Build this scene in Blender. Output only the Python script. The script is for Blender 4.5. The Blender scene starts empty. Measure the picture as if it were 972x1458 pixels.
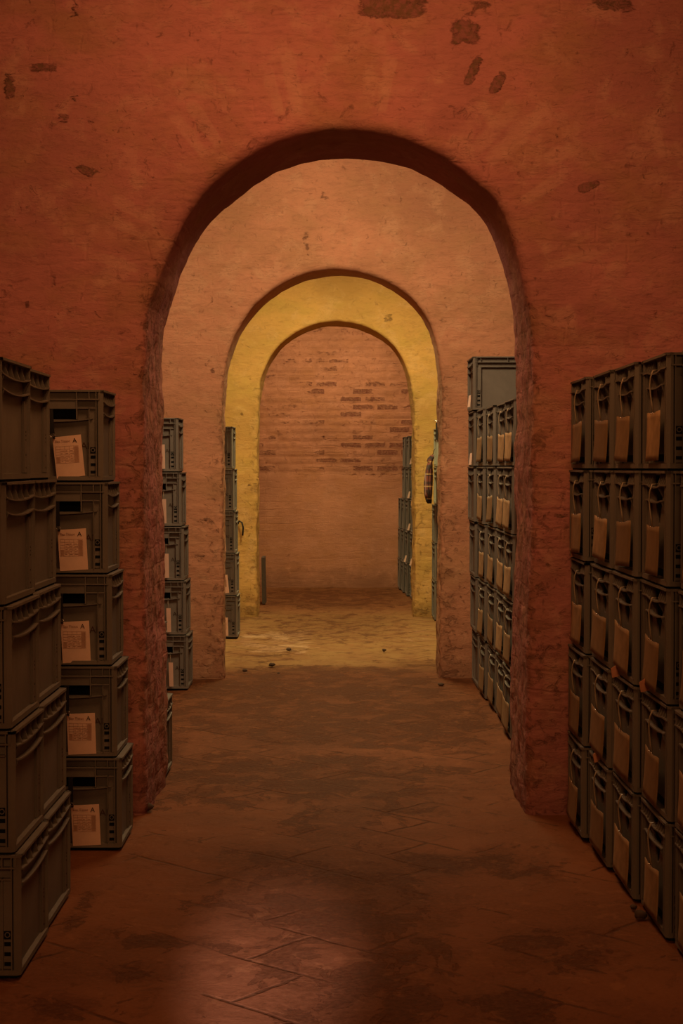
import bpy, bmesh, math, random
import numpy as np
from mathutils import Vector, Matrix
random.seed(7)
C = bpy.context.scene.collection
# ------------------------------------------------------------------ camera
F, HC, HY, CX = 2200.0, 1.33, 665.0, 482.0      # focal length in px, eye height, horizon row, axis column
cam = bpy.data.cameras.new('camera'); co = bpy.data.objects.new('camera', cam); C.objects.link(co)
cam.sensor_fit = 'VERTICAL'; cam.sensor_height = 36.0; cam.lens = F / 1458 * 36
cam.clip_start = .05; cam.clip_end = 60
co.location = (0, 0, HC)
co.rotation_euler = (math.radians(90) - math.atan((729 - HY) / F), 0, -math.atan((486 - CX) / F))
bpy.context.scene.camera = co
sc = bpy.context.scene
sc.view_settings.view_transform = 'Standard'; sc.view_settings.look = 'None'
sc.cycles.max_bounces = 6; sc.cycles.diffuse_bounces = 4; sc.cycles.use_denoising = True
def dist(y): return F * HC / (y - HY)
def floor_at(x, y): d = dist(y); return ((x - CX) / F * d, d)
def wall_at(x, y, d): return ((x - CX) / F * d, HC - (y - HY) / F * d)

# ------------------------------------------------------------------ numpy noise
def _h(ix, iy, iz, s):
    n = (ix * 374761393 + iy * 668265263 + iz * 2147483647 + s * 974634777) & 0xFFFFFFFF
    n = ((n ^ (n >> 13)) * 1274126177) & 0xFFFFFFFF
    n = (n ^ (n >> 16)) & 0xFFFF
    return n / 65535.0
def vnoise(p, s=0):
    i = np.floor(p).astype(np.int64); f = p - i; f = f * f * (3 - 2 * f)
    r = 0
    for dx in (0, 1):
        for dy in (0, 1):
            for dz in (0, 1):
                w = (f[:, 0] if dx else 1 - f[:, 0]) * (f[:, 1] if dy else 1 - f[:, 1]) * (f[:, 2] if dz else 1 - f[:, 2])
                r = r + w * _h(i[:, 0] + dx, i[:, 1] + dy, i[:, 2] + dz, s)
    return r * 2 - 1
def fbm(p, sc=(1, 1, 1), oct=4, s=0):
    q = p * np.array(sc, float); a = 1.; t = 0; r = 0
    for k in range(oct):
        r = r + a * vnoise(q + 17.3 * k, s + k); t += a; a *= .5; q = q * 2.03
    return r / t
def smooth(a, b, x): t = np.clip((x - a) / (b - a), 0, 1); return t * t * (3 - 2 * t)

# ------------------------------------------------------------------ helpers
def link(name, me, mats, parent=None):
    for m in (mats if isinstance(mats, (list, tuple)) else [mats]): me.materials.append(m)
    o = bpy.data.objects.new(name, me); C.objects.link(o)
    if parent: o.parent = parent
    return o
def tag(o, label=None, cat=None, group=None, kind=None):
    if label: o['label'] = label
    if cat: o['category'] = cat
    if group: o['group'] = group
    if kind: o['kind'] = kind
    return o
def empty(name, loc=(0, 0, 0), rz=0):
    o = bpy.data.objects.new(name, None); C.objects.link(o); o.empty_display_size = .1
    o.location = loc; o.rotation_euler = (0, 0, rz); return o
def copy_tree(o, parent=None):
    c = o.copy(); C.objects.link(c)
    if parent: c.parent = parent
    for ch in list(o.children): copy_tree(ch, c)
    return c
class MB:
    """collects boxes, strips and tubes in one mesh"""
    def __init__(s): s.v = []; s.f = []; s.m = []; s.T = lambda p: p
    def add(s, vs, fs, m=0):
        b = len(s.v); s.v += [s.T(p) for p in vs]; s.f += [[b + i for i in f] for f in fs]; s.m += [m] * len(fs)
    def box(s, x0, x1, y0, y1, z0, z1, m=0):
        s.add([(x, y, z) for x in (x0, x1) for y in (y0, y1) for z in (z0, z1)],
              [(0, 1, 3, 2), (4, 6, 7, 5), (0, 4, 5, 1), (2, 3, 7, 6), (0, 2, 6, 4), (1, 5, 7, 3)], m)
    def prism(s, poly, d, m=0):
        """poly: list of 3D points, d: extrusion vector"""
        n = len(poly); q = [tuple(a + b for a, b in zip(p, d)) for p in poly]
        s.add(list(poly) + q, [list(range(n))[::-1], list(range(n, 2 * n))] + [(i, (i + 1) % n, n + (i + 1) % n, n + i) for i in range(n)], m)
    def tube(s, pts, r, n=8, m=0, caps=True):
        pts = [Vector(p) for p in pts]; rs = r if isinstance(r, (list, tuple)) else [r] * len(pts)
        vs = []; fs = []; up = Vector((.13, .97, .2)).normalized()
        for i, p in enumerate(pts):
            t = (pts[min(i + 1, len(pts) - 1)] - pts[max(i - 1, 0)]).normalized()
            a = t.cross(up)
            if a.length < 1e-4: a = t.cross(Vector((1, 0, 0)))
            a.normalize(); b = t.cross(a)
            for k in range(n):
                w = 2 * math.pi * k / n; vs.append(tuple(p + (a * math.cos(w) + b * math.sin(w)) * rs[i]))
        for i in range(len(pts) - 1):
            for k in range(n): fs.append((i * n + k, i * n + (k + 1) % n, (i + 1) * n + (k + 1) % n, (i + 1) * n + k))
        if caps: fs += [list(range(n))[::-1], [(len(pts) - 1) * n + k for k in range(n)]]
        s.add(vs, fs, m)
    def mesh(s, name, smooth=False):
        me = bpy.data.meshes.new(name); me.from_pydata(s.v, [], s.f); me.validate()
        bm = bmesh.new(); bm.from_mesh(me); bmesh.ops.recalc_face_normals(bm, faces=bm.faces); bm.to_mesh(me); bm.free()
        if len(me.polygons) == len(s.m): me.polygons.foreach_set('material_index', s.m)
        if smooth: me.shade_smooth()
        return me
    def build(s, name, mats, parent=None, smooth=False): return link(name, s.mesh(name, smooth), mats, parent)

# ------------------------------------------------------------------ materials
def mat(name):
    m = bpy.data.materials.new(name); m.use_nodes = True; nt = m.node_tree
    return m, nt, nt.nodes['Principled BSDF']
class G:
    def __init__(s, nt): s.nt = nt; s.pos = s.n('ShaderNodeNewGeometry').outputs['Position']
    def n(s, t, **kw):
        nd = s.nt.nodes.new(t)
        for k, v in kw.items(): setattr(nd, k, v)
        return nd
    def put(s, sock, v):
        if isinstance(v, bpy.types.NodeSocket): s.nt.links.new(v, sock)
        elif v is not None: sock.default_value = v
    def math(s, op, a, b=None, c=None, clamp=False):
        nd = s.n('ShaderNodeMath', operation=op, use_clamp=clamp)
        for i, v in enumerate((a, b, c)): s.put(nd.inputs[i], v)
        return nd.outputs[0]
    def map(s, v, scale=(1, 1, 1), rot=(0, 0, 0), loc=(0, 0, 0)):
        nd = s.n('ShaderNodeMapping'); s.put(nd.inputs[0], v)
        nd.inputs['Location'].default_value = loc; nd.inputs['Rotation'].default_value = rot; nd.inputs['Scale'].default_value = scale
        return nd.outputs[0]
    def noise(s, scale, detail=4, rough=.55, vec=None, dist=0):
        nd = s.n('ShaderNodeTexNoise'); s.put(nd.inputs['Vector'], vec or s.pos)
        nd.inputs['Scale'].default_value = scale; nd.inputs['Detail'].default_value = detail
        nd.inputs['Roughness'].default_value = rough; nd.inputs['Distortion'].default_value = dist
        return nd.outputs['Fac']
    def step(s, v, a, b):
        nd = s.n('ShaderNodeMapRange', interpolation_type='SMOOTHSTEP'); s.put(nd.inputs[0], v)
        nd.inputs[1].default_value = a; nd.inputs[2].default_value = b; return nd.outputs[0]
    def rng(s, v, a, b, c, d):
        nd = s.n('ShaderNodeMapRange'); s.put(nd.inputs[0], v)
        for i, k in enumerate((a, b, c, d)): nd.inputs[1 + i].default_value = k
        return nd.outputs[0]
    def mix(s, f, a, b, mode='MIX'):
        nd = s.n('ShaderNodeMix', data_type='RGBA', blend_type=mode)
        s.put(nd.inputs[0], f)
        for sock, v in ((nd.inputs[6], a), (nd.inputs[7], b)):
            s.put(sock, (*v, 1) if isinstance(v, tuple) and len(v) == 3 else v)
        return nd.outputs[2]
    def attr(s, name): return s.n('ShaderNodeAttribute', attribute_name=name).outputs['Fac']
    def bump(s, h, strength, dist, prev=None):
        nd = s.n('ShaderNodeBump'); nd.inputs['Strength'].default_value = strength; nd.inputs['Distance'].default_value = dist
        s.put(nd.inputs['Height'], h)
        if prev: s.put(nd.inputs['Normal'], prev)
        return nd.outputs[0]
    def xyz(s, v=None):
        nd = s.n('ShaderNodeSeparateXYZ'); s.put(nd.inputs[0], v or s.pos); return nd.outputs
    def vec(s, x, y, z):
        nd = s.n('ShaderNodeCombineXYZ')
        for i, v in enumerate((x, y, z)): s.put(nd.inputs[i], v)
        return nd.outputs[0]

def plaster(name, base, light, dark, brick=.5, seed=0., brown=(.4, .2, .12)):
    """painted rough plaster over brick; attributes dark / lite / wear steer the patches"""
    m, nt, b = mat(name); g = G(nt)
    x, y, z = g.xyz(); uv = g.vec(g.math('ADD', x, y), z, 0)
    off = g.map(g.pos, loc=(seed, seed * .7, seed * .3))
    big = g.noise(1.3, 3, .5, off); med = g.noise(7, 5, .6, off, .4); fine = g.noise(45, 5, .65, off)
    stretch = g.noise(6, 7, .66, g.map(off, (1, 1, 2.4)), .5)
    streak = g.noise(16, 6, .66, g.map(off, (1, 1, 2.6)), .3)
    # brick courses under the paint, wobbling
    wob = g.n('ShaderNodeVectorMath', operation='ADD'); g.put(wob.inputs[0], uv)
    wv = g.vec(g.math('MULTIPLY', g.math('SUBTRACT', g.noise(4, 2, .5, off), .5), .10), g.math('MULTIPLY', g.math('SUBTRACT', g.noise(3, 3, .6, g.map(off, loc=(5, 5, 5))), .5), .07), 0)
    g.put(wob.inputs[1], wv)
    bt = g.n('ShaderNodeTexBrick'); g.put(bt.inputs['Vector'], wob.outputs[0]); bt.inputs['Scale'].default_value = 1
    bt.inputs['Brick Width'].default_value = .26; bt.inputs['Row Height'].default_value = .078
    bt.inputs['Mortar Size'].default_value = .009; bt.inputs['Mortar Smooth'].default_value = 1.
    bt.inputs['Color1'].default_value = (0, 0, 0, 1); bt.inputs['Color2'].default_value = (1, 1, 1, 1); bt.inputs['Bias'].default_value = 0
    mort = bt.outputs['Fac']; cell = g.n('ShaderNodeRGBToBW'); g.put(cell.inputs[0], bt.outputs['Color']); cell = cell.outputs[0]
    dk, lt, wear = g.attr('dark'), g.attr('lite'), g.attr('wear')
    col = g.mix(g.step(big, .3, .7), tuple(c * .82 for c in base), tuple(min(1, c * 1.14) for c in base))
    col = g.mix(g.math('MULTIPLY', g.step(g.noise(2.6, 4, .6, g.map(off, (1, 1, 1.6), loc=(3, 3, 3))), .42, .68), .75), col, brown)
    col = g.mix(g.math('MULTIPLY', g.step(stretch, .48, .75), .28), col, tuple(c * .62 for c in base))
    col = g.mix(g.math('MULTIPLY', g.step(med, .50, .70), .5), col, light)
    col = g.mix(g.math('MULTIPLY', g.step(streak, .5, .66), .34), col, tuple(c * .66 for c in base))
    # fine hairline horizontal cracks
    crack = g.noise(11, 6, .6, g.map(off, (1, 1, 4)), .8)
    cr = g.math('SUBTRACT', 1, g.step(g.math('ABSOLUTE', g.math('SUBTRACT', crack, .5)), 0, .012))
    col = g.mix(g.math('MULTIPLY', g.math('MULTIPLY', cr, g.step(med, .5, .62)), .45), col, tuple(c * .45 for c in base))
    col = g.mix(g.math('MULTIPLY', g.math('MULTIPLY', wear, g.step(g.noise(8, 6, .65, off, .5), .35, .6)), .5), col, tuple(c * .62 for c in brown))
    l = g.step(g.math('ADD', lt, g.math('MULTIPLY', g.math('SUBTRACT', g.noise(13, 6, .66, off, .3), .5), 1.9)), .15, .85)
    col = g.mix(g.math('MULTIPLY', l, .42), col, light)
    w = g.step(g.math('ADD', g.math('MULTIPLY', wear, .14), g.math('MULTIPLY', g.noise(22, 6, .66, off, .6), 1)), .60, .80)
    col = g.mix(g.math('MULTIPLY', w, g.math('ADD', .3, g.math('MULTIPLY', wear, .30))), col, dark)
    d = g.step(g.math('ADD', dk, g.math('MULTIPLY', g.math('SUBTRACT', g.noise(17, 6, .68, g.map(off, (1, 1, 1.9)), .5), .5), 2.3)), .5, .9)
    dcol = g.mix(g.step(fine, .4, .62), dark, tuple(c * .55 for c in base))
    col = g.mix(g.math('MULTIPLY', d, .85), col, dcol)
    low_dark = g.math('MULTIPLY', g.math('SUBTRACT', 1, g.step(g.math('ADD', z, g.math('MULTIPLY', g.math('SUBTRACT', med, .5), .5)), .0, .28)), .6)  # wall colour darkens towards the floor, with a noisy edge
    col = g.mix(low_dark, col, tuple(c * .42 for c in base))
    g.put(b.inputs['Base Color'], col)
    b.inputs['Roughness'].default_value = .85; b.inputs['Specular IOR Level'].default_value = .1
    bh = g.math('MULTIPLY', mort, g.math('MULTIPLY', g.math('ADD', g.step(g.noise(1.7, 3, .6, off), .42, .62), g.math('MULTIPLY', wear, .5)), -brick))
    h = g.math('ADD', bh, g.math('MULTIPLY', stretch, .75)); h = g.math('ADD', h, g.math('MULTIPLY', g.math('ADD', d, w), -.5))
    nrm = g.bump(h, .85, .012); h = g.math('ADD', h, g.math('MULTIPLY', streak, .35)); nrm = g.bump(h, .85, .012); nrm = g.bump(g.math('ADD', fine, g.math('MULTIPLY', cr, -.25)), .55, .0045, nrm)
    g.put(b.inputs['Normal'], nrm)
    return m
M = {}
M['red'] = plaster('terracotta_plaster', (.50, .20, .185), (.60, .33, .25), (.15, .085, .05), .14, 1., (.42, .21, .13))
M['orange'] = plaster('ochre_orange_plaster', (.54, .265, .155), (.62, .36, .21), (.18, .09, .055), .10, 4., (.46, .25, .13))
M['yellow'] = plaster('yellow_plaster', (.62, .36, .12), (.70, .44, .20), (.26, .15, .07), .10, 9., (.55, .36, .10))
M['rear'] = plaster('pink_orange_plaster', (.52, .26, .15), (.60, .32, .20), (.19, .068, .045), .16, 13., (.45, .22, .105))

def floor_material():
    m, nt, b = mat('worn_earth_and_flagstone'); g = G(nt)
    x, y, z = g.xyz(); p = g.vec(x, y, 0)
    dk, lt = g.attr('dark'), g.attr('lite')
    big = g.noise(1.1, 4, .55, p, .3); med = g.noise(5, 6, .6, p, .5); fine = g.noise(60, 5, .7, p)
    edge = g.noise(4.2, 8, .66, g.map(p, (1.15, 1, 1)), .9)
    wob = g.n('ShaderNodeVectorMath', operation='ADD'); g.put(wob.inputs[0], g.map(p, (1, 1, 1), (0, 0, .72)))
    g.put(wob.inputs[1], g.vec(g.math('MULTIPLY', g.math('SUBTRACT', med, .5), .05), g.math('MULTIPLY', g.math('SUBTRACT', big, .5), .06), 0))
    bt = g.n('ShaderNodeTexBrick'); g.put(bt.inputs['Vector'], wob.outputs[0]); bt.inputs['Scale'].default_value = 1
    bt.inputs['Brick Width'].default_value = .42; bt.inputs['Row Height'].default_value = .27
    bt.inputs['Mortar Size'].default_value = .010; bt.inputs['Mortar Smooth'].default_value = .8
    bt.inputs['Color1'].default_value = (.0, .0, .0, 1); bt.inputs['Color2'].default_value = (1, 1, 1, 1)
    cell = g.n('ShaderNodeRGBToBW'); g.put(cell.inputs[0], bt.outputs['Color']); cell = cell.outputs[0]
    earth = (.172, .066, .029)
    col = g.mix(g.step(big, .32, .7), tuple(c * .78 for c in earth), tuple(c * 1.2 for c in earth))
    col = g.mix(g.math('MULTIPLY', g.step(med, .45, .75), .35), col, tuple(c * .65 for c in earth))
    pale_floor = g.attr('sand'); col = g.mix(g.math('MULTIPLY', pale_floor, g.rng(g.step(med, .35, .65), 0, 1, .55, 1)), col, (.27, .165, .062))  # paler, yellower floor mix in the third room, weaker in the fourth
    stone = g.mix(cell, (.27, .145, .07), (.46, .31, .18))
    s = g.step(g.math('ADD', lt, g.math('MULTIPLY', g.math('SUBTRACT', edge, .5), 2.2)), .35, .6)
    col = g.mix(g.math('MULTIPLY', s, .8), col, stone)
    mort = g.math('MULTIPLY', g.math('SUBTRACT', 1, bt.outputs['Fac']), 1)
    mort = g.math('SUBTRACT', 1, mort)
    mm = g.math('MULTIPLY', mort, g.step(g.math('ADD', g.math('MULTIPLY', lt, .22), g.noise(2.6, 5, .6, g.map(p, loc=(3, 7, 0)))), .37, .47))
    col = g.mix(g.math('MULTIPLY', mm, .75), col, (.05, .024, .012))
    din = g.math('ADD', dk, g.math('MULTIPLY', g.math('SUBTRACT', g.noise(4.6, 10, .66, g.map(p, (1.2, .85, 1), (0, 0, .3), (2, 9, 0)), .5), .5), 6.5))
    din = g.math('ADD', din, g.math('MULTIPLY', bt.outputs['Fac'], .42))
    d = g.math('ADD', g.math('MULTIPLY', g.step(din, .30, .42), .75), g.math('MULTIPLY', g.step(din, .55, .95), .25))
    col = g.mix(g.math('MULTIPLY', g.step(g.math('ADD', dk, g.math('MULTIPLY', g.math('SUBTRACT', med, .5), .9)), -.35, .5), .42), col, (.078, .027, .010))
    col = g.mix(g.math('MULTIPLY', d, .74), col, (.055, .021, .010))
    mo = g.step(g.math('ADD', g.noise(13, 9, .72, g.map(p, (1, .8, 1), (0, 0, -.3), (6, 1, 0)), .7), g.math('MULTIPLY', dk, .10)), .48, .58)
    col = g.mix(g.math('MULTIPLY', mo, .42), col, (.075, .026, .010))
    pale = g.step(g.noise(9, 8, .7, g.map(p, (1, 1.1, 1), (0, 0, .5), (11, 4, 0)), .6), .56, .66)
    col = g.mix(g.math('MULTIPLY', pale, .35), col, (.30, .13, .055))
    sp = g.step(g.noise(38, 4, .7, p), .64, .70)
    col = g.mix(g.math('MULTIPLY', sp, .5), col, (.07, .035, .02))
    col = g.mix(g.math('MULTIPLY', g.step(fine, .35, .7), .25), col, tuple(c * 1.6 for c in earth))
    g.put(b.inputs['Base Color'], col)
    r = g.rng(g.math('ADD', s, g.math('MULTIPLY', d, -.4)), -.4, 1, .62, .62)
    g.put(b.inputs['Roughness'], r); b.inputs['Specular IOR Level'].default_value = .03
    h = g.math('ADD', g.math('MULTIPLY', med, .8), g.math('MULTIPLY', mm, -.25)); h = g.math('ADD', h, g.math('MULTIPLY', d, -.18)); h = g.math('ADD', h, g.math('MULTIPLY', s, .2))
    nrm = g.bump(h, .8, .012); nrm = g.bump(fine, .45, .003, nrm); g.put(b.inputs['Normal'], nrm)
    return m
M['floor'] = floor_material()

def simple(name, col, rough=.6, spec=.4, var=.12, scale=30, metal=0, bump=.0, rand=0.):
    m, nt, b = mat(name); g = G(nt); oc = g.n('ShaderNodeTexCoord').outputs['Object']
    n = g.noise(scale, 5, .6, oc)
    c = g.mix(g.step(n, .35, .68), tuple(k * (1 - var) for k in col), tuple(min(1, k * (1 + var)) for k in col))
    if rand:
        r = g.n('ShaderNodeObjectInfo').outputs['Random']
        c = g.mix(g.math('MULTIPLY', r, rand), c, tuple(k * .42 for k in col))
    g.put(b.inputs['Base Color'], c); b.inputs['Roughness'].default_value = rough
    b.inputs['Specular IOR Level'].default_value = spec; b.inputs['Metallic'].default_value = metal
    if bump: g.put(b.inputs['Normal'], g.bump(n, bump, .002))
    return m
def crate_material(name, col):
    m, nt, b = mat(name); g = G(nt); oc = g.n('ShaderNodeTexCoord').outputs['Object']
    n = g.noise(3.5, 6, .65, oc, .4); f = g.noise(90, 4, .7, oc); r = g.n('ShaderNodeObjectInfo').outputs['Random']
    c = g.mix(g.step(n, .38, .7), tuple(k * .86 for k in col), tuple(k * 1.16 for k in col))
    c = g.mix(g.math('MULTIPLY', g.step(f, .6, .75), .3), c, tuple(k * 1.7 for k in col))
    c = g.mix(g.math('MULTIPLY', r, .14), c, tuple(k * .5 for k in col))
    g.put(b.inputs['Base Color'], c); b.inputs['Roughness'].default_value = .62; b.inputs['Specular IOR Level'].default_value = .3
    g.put(b.inputs['Normal'], g.bump(f, .2, .001))
    return m
M['crate'] = crate_material('grey_plastic', (.165, .149, .128))
M['pale_crate'] = crate_material('pale_grey_plastic', (.34, .34, .27))  # brighter copy of the crate grey, strong light put into its colour
M['void'] = simple('dark_recess', (.008, .009, .010), .9, .1)  # near-black colour stands in for shade in openings and gaps; also small marks
M['paper'] = simple('label_paper', (.80, .58, .46), .85, .2, .05, 18)
M['card'] = simple('buff_card_sleeve', (.37, .235, .12), .6, .3, .3, 9, rand=.8)
M['ink'] = simple('faded_ink', (.46, .28, .20), .9, .1)
M['ink_dark'] = simple('dark_ink', (.07, .035, .025), .9, .1)
M['strap'] = simple('black_strap', (.012, .012, .013), .5, .4)
M['cord'] = simple('clear_plastic_tie', (.30, .24, .16), .3, .6)
M['steel'] = simple('bright_steel', (.75, .72, .68), .25, .5, metal=1)
M['pebble'] = simple('dark_pebble', (.07, .045, .03), .9, .2, bump=.6)
M['pink_paper'] = simple('pink_paper', (.72, .33, .2), .85, .2)
M['room'] = plaster('room_plaster', (.42, .18, .12), (.5, .24, .15), (.1, .05, .03), .1, 20.)

# ------------------------------------------------------------------ walls with arches
def resample(pts, n):
    p = np.array(pts, float); d = np.r_[0, np.cumsum(np.hypot(*np.diff(p, axis=0).T))]
    t = np.linspace(0, d[-1], n); return np.c_[np.interp(t, d, p[:, 0]), np.interp(t, d, p[:, 1])]
def relax(c, k):
    for _ in range(k): c[1:-1] = c[1:-1] * .5 + (c[:-2] + c[2:]) * .25
    return c
def grid_mesh(name, P, mats, attrs, smooth_=True):
    """P: (rows, cols, 3) vertex lattice"""
    R, K = P.shape[:2]; idx = np.arange(R * K).reshape(R, K)
    f = np.stack([idx[:-1, :-1], idx[:-1, 1:], idx[1:, 1:], idx[1:, :-1]], -1).reshape(-1, 4)
    me = bpy.data.meshes.new(name); me.from_pydata(P.reshape(-1, 3).tolist(), [], f.tolist())
    for k, a in attrs.items():
        at = me.attributes.new(k, 'FLOAT', 'POINT'); at.data.foreach_set('value', np.ascontiguousarray(a.reshape(-1), dtype=np.float32))
    if smooth_: me.shade_smooth()
    return link(name, me, mats)
def arch_wall(name, mat_, y0, y1, front_px, back_px, spring_px, centre_px, dark, lite, voussoir, xl=-2.35, xr=2.35, zt=3.6, n=560, rows=130, seed=0, wearj=1.):
    fr = [wall_at(x, y, y0) for x, y in front_px]; bk = [wall_at(x, y, y1) for x, y in back_px]
    fr[0] = (fr[0][0], -.02); fr[-1] = (fr[-1][0], -.02); bk[0] = (bk[0][0], -.02); bk[-1] = (bk[-1][0], -.02)
    rk = 14 if seed == 1 else 60; A = relax(resample(fr, n), rk); B = relax(resample(bk, n), rk)
    zs = wall_at(0, spring_px, y0)[1]; cx = wall_at(centre_px, 0, y0)[0]
    # outward targets on the rectangle
    T = np.zeros_like(A)
    for i, (x, z) in enumerate(A):
        if z <= zs: T[i] = (xl if x < cx else xr, z)
        else:
            dx, dz = x - cx, z - zs
            k = min([(zt - zs) / dz if dz > 1e-6 else 1e9, ((xr - cx) / dx) if dx > 1e-6 else 1e9, ((xl - cx) / dx) if dx < -1e-6 else 1e9])
            T[i] = (cx + dx * k, zs + dz * k)
    for cxz in ((xl, zt), (xr, zt)):
        T[np.argmin(np.hypot(T[:, 0] - cxz[0], T[:, 1] - cxz[1]))] = cxz
    N = T - A; L = np.hypot(N[:, 0], N[:, 1])[:, None]; N = N / L
    th = y1 - y0; rc = .045 if seed == 1 else .03
    prof = []   # (fraction of L or None, u, v, direction weights (front, side))
    for t in np.linspace(1, 0, rows)[:-1]: prof.append(('L', t ** 1.25, 0., 1., 0.))
    for a in np.linspace(0, math.pi / 2, 7): prof.append(('u', rc * (1 - math.sin(a)), rc * (1 - math.cos(a)), math.cos(a), math.sin(a)))
    for v in np.linspace(rc, th - rc, max(14, int(th / .013)))[1:-1]: prof.append(('u', 0., v, 0., 1.))
    for a in np.linspace(0, math.pi / 2, 5): prof.append(('u', rc * (1 - math.cos(a)), th - rc * (1 - math.sin(a)), -math.sin(a), math.cos(a)))
    for t in np.linspace(0, 1, 12)[1:]: prof.append(('L', t, th, -1., 0.))
    P = np.zeros((len(prof), n, 3)); D = np.zeros((len(prof), n, 3)); wear = np.zeros((len(prof), n)); ang = np.zeros((len(prof), n)); rad = np.zeros((len(prof), n))
    for r, (k, u, v, wf, ws) in enumerate(prof):
        c = A + (B - A) * (v / th)
        uu = (rc + (L - rc) * u if k == 'L' else np.full_like(L, u))
        p = c + N * uu
        if k == 'L' and v > 0: p = c + (T - c) * u
        P[r, :, 0] = p[:, 0]; P[r, :, 2] = p[:, 1]; P[r, :, 1] = y0 + v
        D[r, :, 1] = -wf; D[r, :, 0] = -N[:, 0] * ws; D[r, :, 2] = -N[:, 1] * ws
        near = np.exp(-(uu[:, 0] / (.07 + .10 * smooth(1.5, .8, A[:, 1]))) ** 2); jz = smooth(zs + .30, zs - .05, A[:, 1])
        wear[r] = (ws + near * .7 * (1 - ws)) * (.12 + .88 * jz) * wearj
        rad[r] = uu[:, 0]
    q = P.reshape(-1, 3) + seed * 3.1
    disp = .012 * fbm(q, (2.2, 2.2, 3.4), 4, seed) + .004 * fbm(q, (14, 14, 26), 3, seed + 9)
    edge = wear.reshape(-1)
    disp = disp + edge * (.012 * fbm(q, (7, 7, 10), 4, seed + 20))
    low = smooth(1.5, .3, P.reshape(-1, 3)[:, 2]); disp = disp + edge * low * .006 * fbm(q, (16, 16, 18), 3, seed + 30)
    fade = np.ones_like(disp)
    P2 = P.reshape(-1, 3) + D.reshape(-1, 3) * (disp * fade)[:, None]
    # masks
    X, Z = P2[:, 0], P2[:, 2]; Y = P2[:, 1]; onf = (Y < y0 + .1)
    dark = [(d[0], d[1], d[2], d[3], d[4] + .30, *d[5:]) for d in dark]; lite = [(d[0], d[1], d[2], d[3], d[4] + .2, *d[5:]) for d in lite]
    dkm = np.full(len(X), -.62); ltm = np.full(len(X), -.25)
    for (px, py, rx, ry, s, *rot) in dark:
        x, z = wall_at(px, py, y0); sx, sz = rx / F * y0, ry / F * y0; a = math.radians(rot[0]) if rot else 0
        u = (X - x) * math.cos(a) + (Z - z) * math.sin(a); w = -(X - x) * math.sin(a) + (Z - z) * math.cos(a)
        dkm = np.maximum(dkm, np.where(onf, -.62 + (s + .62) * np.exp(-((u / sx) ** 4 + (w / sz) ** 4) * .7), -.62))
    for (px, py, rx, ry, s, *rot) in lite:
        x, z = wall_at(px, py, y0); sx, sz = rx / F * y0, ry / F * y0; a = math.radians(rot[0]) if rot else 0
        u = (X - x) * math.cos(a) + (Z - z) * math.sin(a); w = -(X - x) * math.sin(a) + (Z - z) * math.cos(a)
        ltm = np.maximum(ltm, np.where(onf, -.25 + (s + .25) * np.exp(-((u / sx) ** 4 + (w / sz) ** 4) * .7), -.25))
    # voussoir bricks glimpsed through the paint around the arch
    if voussoir:
        r0, r1, amp = voussoir; rr = rad.reshape(-1); a = np.arctan2(Z - zs, X - cx)
        R = np.median(np.hypot(A[:, 0] - cx, A[:, 1] - zs)[A[:, 1] > zs]) + r0
        ci = np.floor(a * R / .062).astype(np.int64); cf = a * R / .062 - ci
        hsh = _h(ci, ci * 0, ci * 0, 5 + seed); inr = smooth(r0, r0 + .05, rr) * smooth(r1, r1 - .08, rr + .10 * hsh) * (a > .15) * (a < 3.0)
        bar = smooth(.05, .25, cf) * smooth(.95, .75, cf) * smooth(.45, .85, hsh)
        ltm = ltm + np.where(onf, bar * inr * (amp + .42), 0)
        bar2 = smooth(.05, .25, cf) * smooth(.95, .75, cf) * smooth(.25, .05, hsh)
        dkm = dkm + np.where(onf, bar2 * inr * .62, 0)
    o = grid_mesh(name, P2.reshape(P.shape), mat_, {'dark': dkm, 'lite': ltm, 'wear': wear})
    return tag(o, kind='structure')

F1 = [(205, 1170), (204, 1000), (204, 800), (205, 600), (205, 470), (206, 432), (216, 424), (225, 402), (234, 375), (246, 347), (262, 313), (281, 285), (305, 258), (332, 236), (370, 212), (410, 197), (450, 189), (487, 187), (520, 188), (550, 193), (590, 205), (636, 227), (665, 250), (686, 270), (704, 281), (716, 306), (731, 345), (740, 378), (748, 412), (756, 450), (758, 485), (758, 560), (757, 700), (754, 900), (751, 1050), (749, 1170)]
B1 = [(236, 1115), (236, 1000), (235, 800), (233, 640), (232, 520), (236, 485), (243, 450), (253, 425), (263, 388), (272, 372), (281, 352), (309, 315), (333, 292), (360, 269), (395, 249), (430, 237), (460, 232), (487, 231), (530, 233), (560, 238), (586, 246), (620, 264), (651, 286), (672, 302), (688, 322), (706, 360), (718, 400), (726, 440), (731, 475), (733, 560), (732, 700), (729, 900), (726, 1020), (725, 1115)]
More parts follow.
